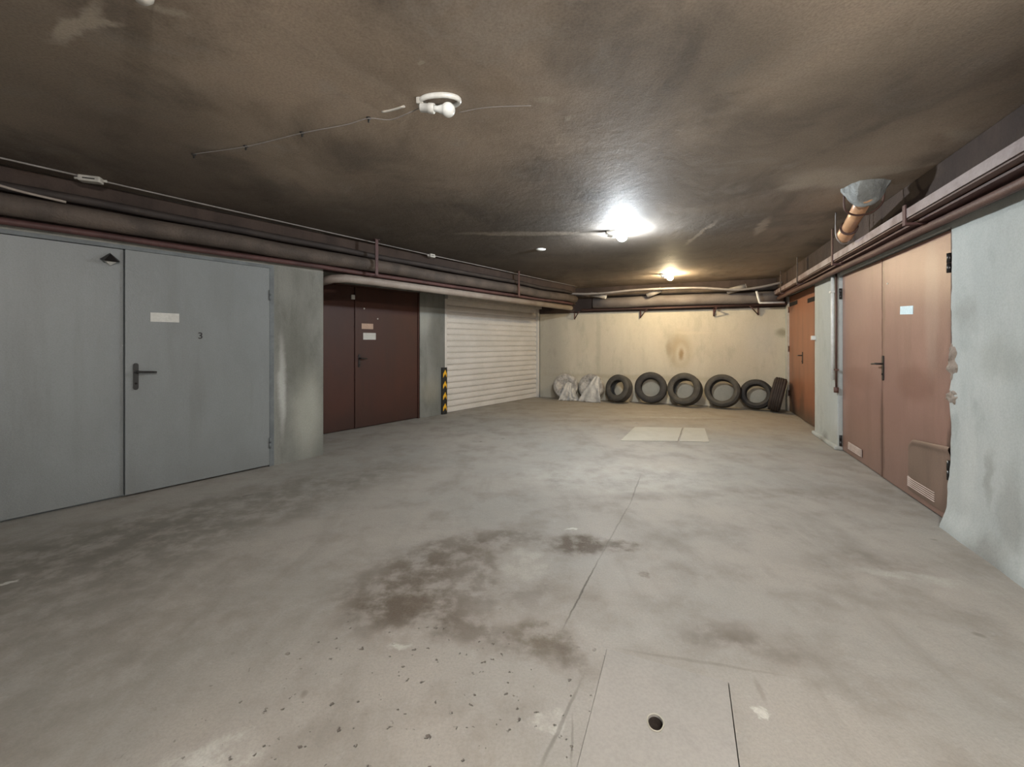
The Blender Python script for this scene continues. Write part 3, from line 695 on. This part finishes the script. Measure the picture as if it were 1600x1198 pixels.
# cable feeding the near lamp, with clips and old anchors
def cl(px, py, dz=.0):
    D = FPX*(CEIL-dz-CAMZ)/(HOR-py); return Vector(((px-800)/FPX*D, D, CEIL-dz))
tag(MB().tube(curve_pts([cl(300, 241, .006), cl(384, 229, .008), cl(472, 208, .008), cl(540, 195, .006), cl(576, 185, .012), cl(610, 187, .022), cl(640, 176, .02), cl(655, 169, .015)], 8), .0028, 8)
    .build('lamp_cable', M['cable']), 'thin pale cable running over the ceiling to the unlit bulb', 'cable')
tag(MB().tube(curve_pts([cl(597, 175, .004), cl(612, 172, .006), cl(632, 166, .004)], 4), .006, 8).build('conduit_scrap', M['old_plastic']), 'short white scrap of conduit on the ceiling beside the unlit bulb', 'conduit')
tag(MB().tube(curve_pts([cl(716, 176, .01), cl(760, 168, .006), cl(830, 165, .004)], 6), .002, 8).build('lamp_cable', M['cable']), 'faint cable leaving the unlit bulb towards the middle of the ceiling', 'cable')
for (px, py, lb) in ((576, 184, 'dark ceiling anchor closest to the unlit bulb'), (472, 207, 'dark ceiling anchor second from the unlit bulb'), (384, 228, 'dark ceiling anchor third from the unlit bulb'), (303, 241, 'dark ceiling anchor farthest from the unlit bulb')):
    p = cl(px, py); o = MB().lathe([(.015, 0), (.013, -.006), (.006, -.010), (.005, -.026), (.001, -.028)], 12).build('ceiling_anchor', M['black_metal'], loc=p)
    tag(o, lb, 'anchor', 'old anchors in the ceiling')
# small boxes along the cable at the wall and one oval cap
tr = []
def jbox(px, py, ang, w, d, h, label, mat='old_plastic'):
    p = cl(px, py); root = thing('junction_box', p, ang, label, 'junction box', 'small pale boxes on the ceiling')
    MB().box(-w/2, w/2, -d/2, d/2, -h, 0, .008).build('box_body', M[mat], root)
    MB().box(-w*.28, w*.28, -d/2-.003, -d/2+.004, -h*.62, -h*.45).build('slot', M['slot'], root)
    for sg in (-1, 1): MB().tube([(sg*w/2, 0, -h*.5), (sg*(w/2+.03), 0, -h*.5)], .010, 10).build('cable_gland', M[mat], root)
jbox(142, 276, L.th-.5, .13, .07, .045, 'pale slotted junction box on the ceiling over the grey door')
jbox(674, 397, L.th, .09, .07, .05, 'small pale junction box on the cable above the dark brown door')
jbox(877, 444, L.th, .15, .09, .05, 'small pale junction box in the ceiling corner over the roller shutter', 'white_plastic')
tag(MB().lathe([(.001, -.022), (.03, -.021), (.055, -.012), (.06, 0)], 28, fn=lambda p, t: Vector((p.x*1.15, p.y*.9, p.z))).build('ceiling_rosette', M['white_plastic'], loc=cl(845, 389)), 'flat white oval cap on the ceiling above the shutter', 'rosette')
tag(MB().lathe([(.001, -.03), (.02, -.028), (.034, -.012), (.036, 0)], 28).build('ceiling_rosette', M['old_plastic'], loc=cl(222, -9)), 'round cream cap at the very top edge over the grey door', 'rosette')

# ------------------------------------------------------------------ pipes and cables on the left side
def run(name, frame, pts, r, mat, label, cat='pipe', group=None, seg=14, wob=0., sm=0):
    P = [Vector(p) for p in pts]
    if sm: P = curve_pts(P, sm)
    if wob:
        Q = []
        for i in range(len(P)-1):
            n = max(1, int((P[i+1]-P[i]).length/.35))
            for k in range(n):
                p = P[i].lerp(P[i+1], k/n); Q.append(p+Vector((0, wob*noise.noise(Vector((p.x*1.3, r*50, 0))), wob*noise.noise(Vector((p.x*1.1, 7, r*90))))))
        Q.append(P[-1]); P = Q
    c = P[0].copy()
    o = MB().tube([p-c for p in P], r, seg).build(name, mat, loc=frame.w(c.x, c.y, c.z), rot=(0, 0, frame.th))
    return tag(o, label, cat, group)
PG = 'pipes under the beam over the doors'
run('heating_pipe', L, [(-5.5, 4.70, 2.185), (8.05, 4.70, 2.18)], .026, M['maroon'], 'thin maroon pipe, lowest of the run above the grey door', group=PG, wob=.010)
run('heating_pipe', L, [(-5.5, 4.695, 2.43), (8.0, 4.695, 2.425)], .035, M['dark_pipe'], 'dark sooty pipe above the thick lagged pipe over the doors', group=PG, wob=.02)
run('lagged_pipe', L, [(-5.5, 4.66, 2.30), (1.2, 4.66, 2.295), (8.1, 4.66, 2.285)], .078, M['brown_pipe'], 'thick brown-grey lagged pipe in the middle of the run over the doors', group=PG, wob=.015)
run('lagged_pipe', L, [(S3+.05, 4.90, 2.05), (S3+.10, 4.74, 2.075), (S3+.24, 4.70, 2.092), (S3+.5, 4.70, 2.096), (8.0, 4.70, 2.085)], .050, M['pale_pipe'], 'pale beige pipe bending out over the dark brown door and shutter', group=PG)
run('heating_pipe', L, [(S3+.25, 4.83, 2.11), (8.2, 4.83, 2.10)], .045, M['brown_pipe'], 'brown pipe tucked behind the pale beige pipe', group=PG)
run('ceiling_cable', L, [(-5, 4.50, CEIL-.008), (0, 4.56, CEIL-.010), (3, 4.66, CEIL-.012), (8.3, 4.72, CEIL-.012)], .007, M['cable'], 'long grey cable on the ceiling beside the beam over the doors', 'cable', wob=.004)
run('hanging_cable', L, [(-.18, 4.55, 2.47), (-.05, 4.55, 2.42), (.12, 4.55, 2.385), (.36, 4.57, 2.37)], .009, M['pale_pipe'], 'short glossy cable sagging over the pipes above the grey door', 'cable', sm=6)
for a, lb in ((-.42, 'maroon steel strap holding the pipes at the picture edge over the grey door'), (3.0, 'steel strap holding the pipes above the dark brown door'), (5.9, 'steel strap holding the pipes above the roller shutter')):
    r_ = thing('pipe_hanger', L.w(a, 4.55, CEIL), L.th, lb, 'hanger', 'steel straps holding the pipes')
    MB().box(-.02, .02, -.02, -.012, -.45, 0).box(-.02, .02, -.02, .16, -.4525, -.4475).box(-.035, .035, -.03, .02, -.006, 0).build('strap', M['maroon'], r_)

# ------------------------------------------------------------------ pipes along the end wall
run('lagged_pipe', B, [(-1.9, 9.42, 2.215), (1.75, 9.40, 2.21)], .115, M['lagging'], 'fat mauve-grey lagged pipe along the end wall', wob=.02)
run('heating_pipe', B, [(-2.4, 9.52, 2.40), (1.8, 9.52, 2.40)], .05, M['brown_pipe'], 'brown pipe behind and above the fat lagged pipe on the end wall', wob=.012)
run('heating_pipe', B, [(-2.2, 9.50, 2.075), (1.85, 9.48, 2.075)], .028, M['rust_pipe'], 'thin rusty pipe lying on the brackets under the fat lagged pipe')
zc = lambda px, py, c: B.at(px, c, py)
pts = [(zc(px, py, 9.0)[0], 9.0, zc(px, py, 9.0)[1]) for px, py in ((868, 458), (905, 459), (940, 458), (985, 453.5), (1030, 451), (1090, 449.5), (1120, 451), (1155, 452.5), (1190, 448), (1222, 441))]
run('hanging_hose', B, pts, .021, M['cable'], 'pale wavy hose strung below the ceiling before the end wall', 'hose', sm=6)
for px, lb in ((893, 'end-wall bracket beside the roller shutter'), (997, 'end-wall bracket above the blackest large tyre'), (1115, 'end-wall bracket above the light grey tyre'), (1190, 'end-wall bracket nearest the orange-brown door')):
    s_ = B.at(px, 9.45)
    r_ = thing('wall_bracket', B.w(s_, 9.64, 2.04), B.th+R({893: 40, 997: 38, 1115: 10, 1190: -42}[px]), 'small dark triangular steel '+lb, 'bracket', 'triangular brackets on the end wall')
    MB().box(-.015, .015, -.30, -.065, -.012, 0).box(-.015, .015, -.065, -.05, -.17, 0).build('angle_iron', M['maroon'], r_)
    MB().tube([(0, -.28, -.01), (.0, -.06, -.16)], .010, 8).build('brace', M['maroon'], r_)
for px, w_, ang, lb in ((935, .34, 12, 'short light lagging piece with a white end, over the wrapped tyres'), (1022, .30, -22, 'short light lagging piece under the warm bulb'), (1150, .34, -14, 'short light lagging piece near the white conduit')):
    s_ = B.at(px, 9.25)
    r_ = thing('pipe_sleeve', B.w(s_, 9.22, 2.37), (0, R(ang), B.th+R(-8)), lb, 'pipe sleeve', 'loose lagging sleeves by the end wall')
    MB().tube([(-w_/2, 0, 0), (w_/2, 0, 0)], .055, 16).build('sleeve', M['lagging_light'], r_)
    MB().tube([(w_/2, 0, 0), (w_/2+.012, 0, 0)], .056, 16).build('sleeve_end', M['white_plastic'] if px == 935 else M['lagging_light'], r_)
c_ = 9.05
q = lambda px, py: (zc(px, py, c_)[0], c_, zc(px, py, c_)[1])
run('white_conduit', B, [q(1182, 455), q(1186.5, 472), q(1187.5, 473), q(1226, 472.5)], .020, M['white_plastic'], 'thin white conduit bent across the corner by the orange-brown door', 'conduit')

# ------------------------------------------------------------------ cable tray and pipes on the right side
tray = thing('cable_tray', T.w(-9.5, 1.60, 2.2), T.th, 'long steel cable tray with pale worn front rail above the faded doors', 'cable tray')
def tc(s_): return 1.60-(s_+9.5)*.0125
def longbox(a0, a1, y0, y1, z0, z1):       # follows the tray's slight slant
    m = MB(); n = 24
    def ring(i):
        a = a0+(a1-a0)*i/n; o_ = tc(a)-1.60; w_ = .006*noise.noise(Vector((a*1.1, 2, 0)))
        return [m.bm.verts.new(p) for p in ((a+9.5, y0+o_, z0-2.2+w_), (a+9.5, y1+o_, z0-2.2+w_), (a+9.5, y1+o_, z1-2.2+w_), (a+9.5, y0+o_, z1-2.2+w_))]
    rs = [ring(i) for i in range(n+1)]
    for p, q_ in zip(rs, rs[1:]):
        for k in range(4): m.bm.faces.new((p[k], p[(k+1) % 4], q_[(k+1) % 4], q_[k]))
    m.bm.faces.new(rs[0]); m.bm.faces.new(rs[-1]); return m
A0, A1 = -9.45, 3.0
longbox(A0, A1, -.006, .006, 2.238, 2.306).build('front_rail', M['tray_face'], tray)
longbox(A0, A1, .0, .055, 2.222, 2.232).build('rail_lip', M['rust_pipe'], tray)
longbox(A0, A1, .055, .16, 2.20, 2.215).build('tray_plate', M['maroon'], tray)
for px, up in ((1413, 0), (1300, 1), (1245, 1), (1219, 1)):
    s_ = T.at(px, 1.52+.0); s_ = T.at(px, tc(s_)-.01); y_ = tc(s_)-1.60
    m = MB().box(s_+9.5-.022, s_+9.5+.022, y_-.014, y_-.006, .005, CEIL-2.2 if up else .14)
    m.build('hanger', M['maroon'] if px > 1290 else M['brown_pipe'], tray)
    MB().box(s_+9.5-.022, s_+9.5+.022, y_-.014, 1.75-1.60, -.012, .004).build('cross_bar', M['maroon'], tray)
RG = 'pipes behind the cable tray'
run('heating_pipe', T, [(-9.5, 1.65, 2.165), (3, 1.65, 2.155)], .030, M['rust_pipe'], 'rusty pipe along the white wall behind the cable tray', group=RG, wob=.01)
run('heating_pipe', T, [(-9.5, 1.635, 2.29), (3, 1.635, 2.295)], .042, M['maroon'], 'maroon pipe above the rusty one behind the cable tray', group=RG, wob=.01)
run('pilaster_pipe', T, [(T.at(1300.5, 1.70), 1.705, .86), (T.at(1300.5, 1.70), 1.705, 2.16)], .020, M['white_plastic'], 'white vertical pipe on the white pilaster between the faded doors')
pp = T.at(1305, 1.71)
r_ = thing('drain_pipe', T.w(pp, 1.72, .72), T.th, 'thin rusty vertical pipe beside the white one on the pilaster', 'pipe')
MB().tube([(0, 0, 0), (0, 0, 1.44)], .011, 10).build('pipe', M['rust_pipe'], r_)
MB().tube([(0, 0, -.015), (0, 0, .05)], .026, 12).build('cap', M['rust_pipe'], r_)
MB().box(-.045, .03, -.012, .02, .255, .275).build('clamp', M['rust_pipe'], r_)
s_ = T.at(1300.5, 1.70)
tag(MB().box(-.05, .03, -.032, .03, -.012, .012, .003).build('pipe_clip', M['white_plastic'], loc=T.w(s_, 1.71, T.at(1300, 1.7, 456)[1]), rot=(0, 0, T.th)), 'pale clip holding the white pipe under the cable tray', 'clip')
s_, z_ = T.at(1291.5, 1.72, 527)
tag(MB().box(-.03, .03, -.03, .03, -.03, .03, .008).build('socket_box', M['white_plastic'], loc=T.w(P0+.035, 1.715, z_), rot=(0, 0, T.th)), 'tiny white box on the pilaster edge beside the orange-brown door', 'box')

# orange drain pipe dropping out of a mortar lump
lp = cl(1352, 290); lump = MB()
def lf_(p, t):
    n1 = noise.noise(p*9)*.045+noise.noise(p*24)*.022
    return p+Vector((n1, n1, n1*.6))
a_ = Vector((lp.x-.015, lp.y-.02, CEIL-.10)); b_ = Vector((3.30, 4.13, 2.37)); dd = (b_-a_).normalized()
lump.lathe([(.02, -.165), (.06, -.16), (.085, -.14), (.105, -.11), (.12, -.08), (.13, -.05), (.15, -.02), (.16, .0)], 48, fn=lf_)
o = lump.build('mortar_collar', M['lump'], loc=(lp.x, lp.y, CEIL)); o.rotation_euler = (R(-12), R(8), 0)
tag(o, 'rough grey mortar lump on the ceiling around the orange pipe', 'mortar')
dp = thing('drain_pipe', a_, 0, 'orange plastic drain pipe slanting from the ceiling lump to the tray', 'pipe')
ln_ = b_-a_
MB().tube([ln_*-.02, ln_*.80], .055, 28).build('pipe', M['orange_pipe'], dp)
MB().tube([ln_*.74, ln_*.76, ln_*.97, ln_*1.0], [.061, .067, .067, .064], 28).build('socket', M['orange_pipe'], dp)
MB().tube([ln_*.735, ln_*.755], .071, 28).build('collar_ring', M['rust_pipe'], dp)
mid_ = a_+ln_*.22
m = MB(); m.tube(curve_pts([(-.16, -.03, CEIL-mid_.z), (-.15, -.02, -.01), (-.09, 0, -.055), (.0, .01, -.066), (.10, .0, -.045), (.17, -.02, .03), (.19, -.02, CEIL-mid_.z)], 6), .008, 8)
tag(m.build('pipe_strap', M['rust_pipe'], loc=mid_), 'rusty wire strap looped under the orange drain pipe', 'strap')
sx = b_+Vector((-.10, -.02, 0))
tag(MB().tube(curve_pts([(0, 0, CEIL-b_.z), (0, 0, .02), (.03, 0, -.05), (.10, .02, -.075), (.17, .03, -.02), (.18, .03, CEIL-b_.z)], 6), .007, 8).build('pipe_strap', M['cable'], loc=sx), 'grey wire strap under the lower end of the orange drain pipe', 'strap')
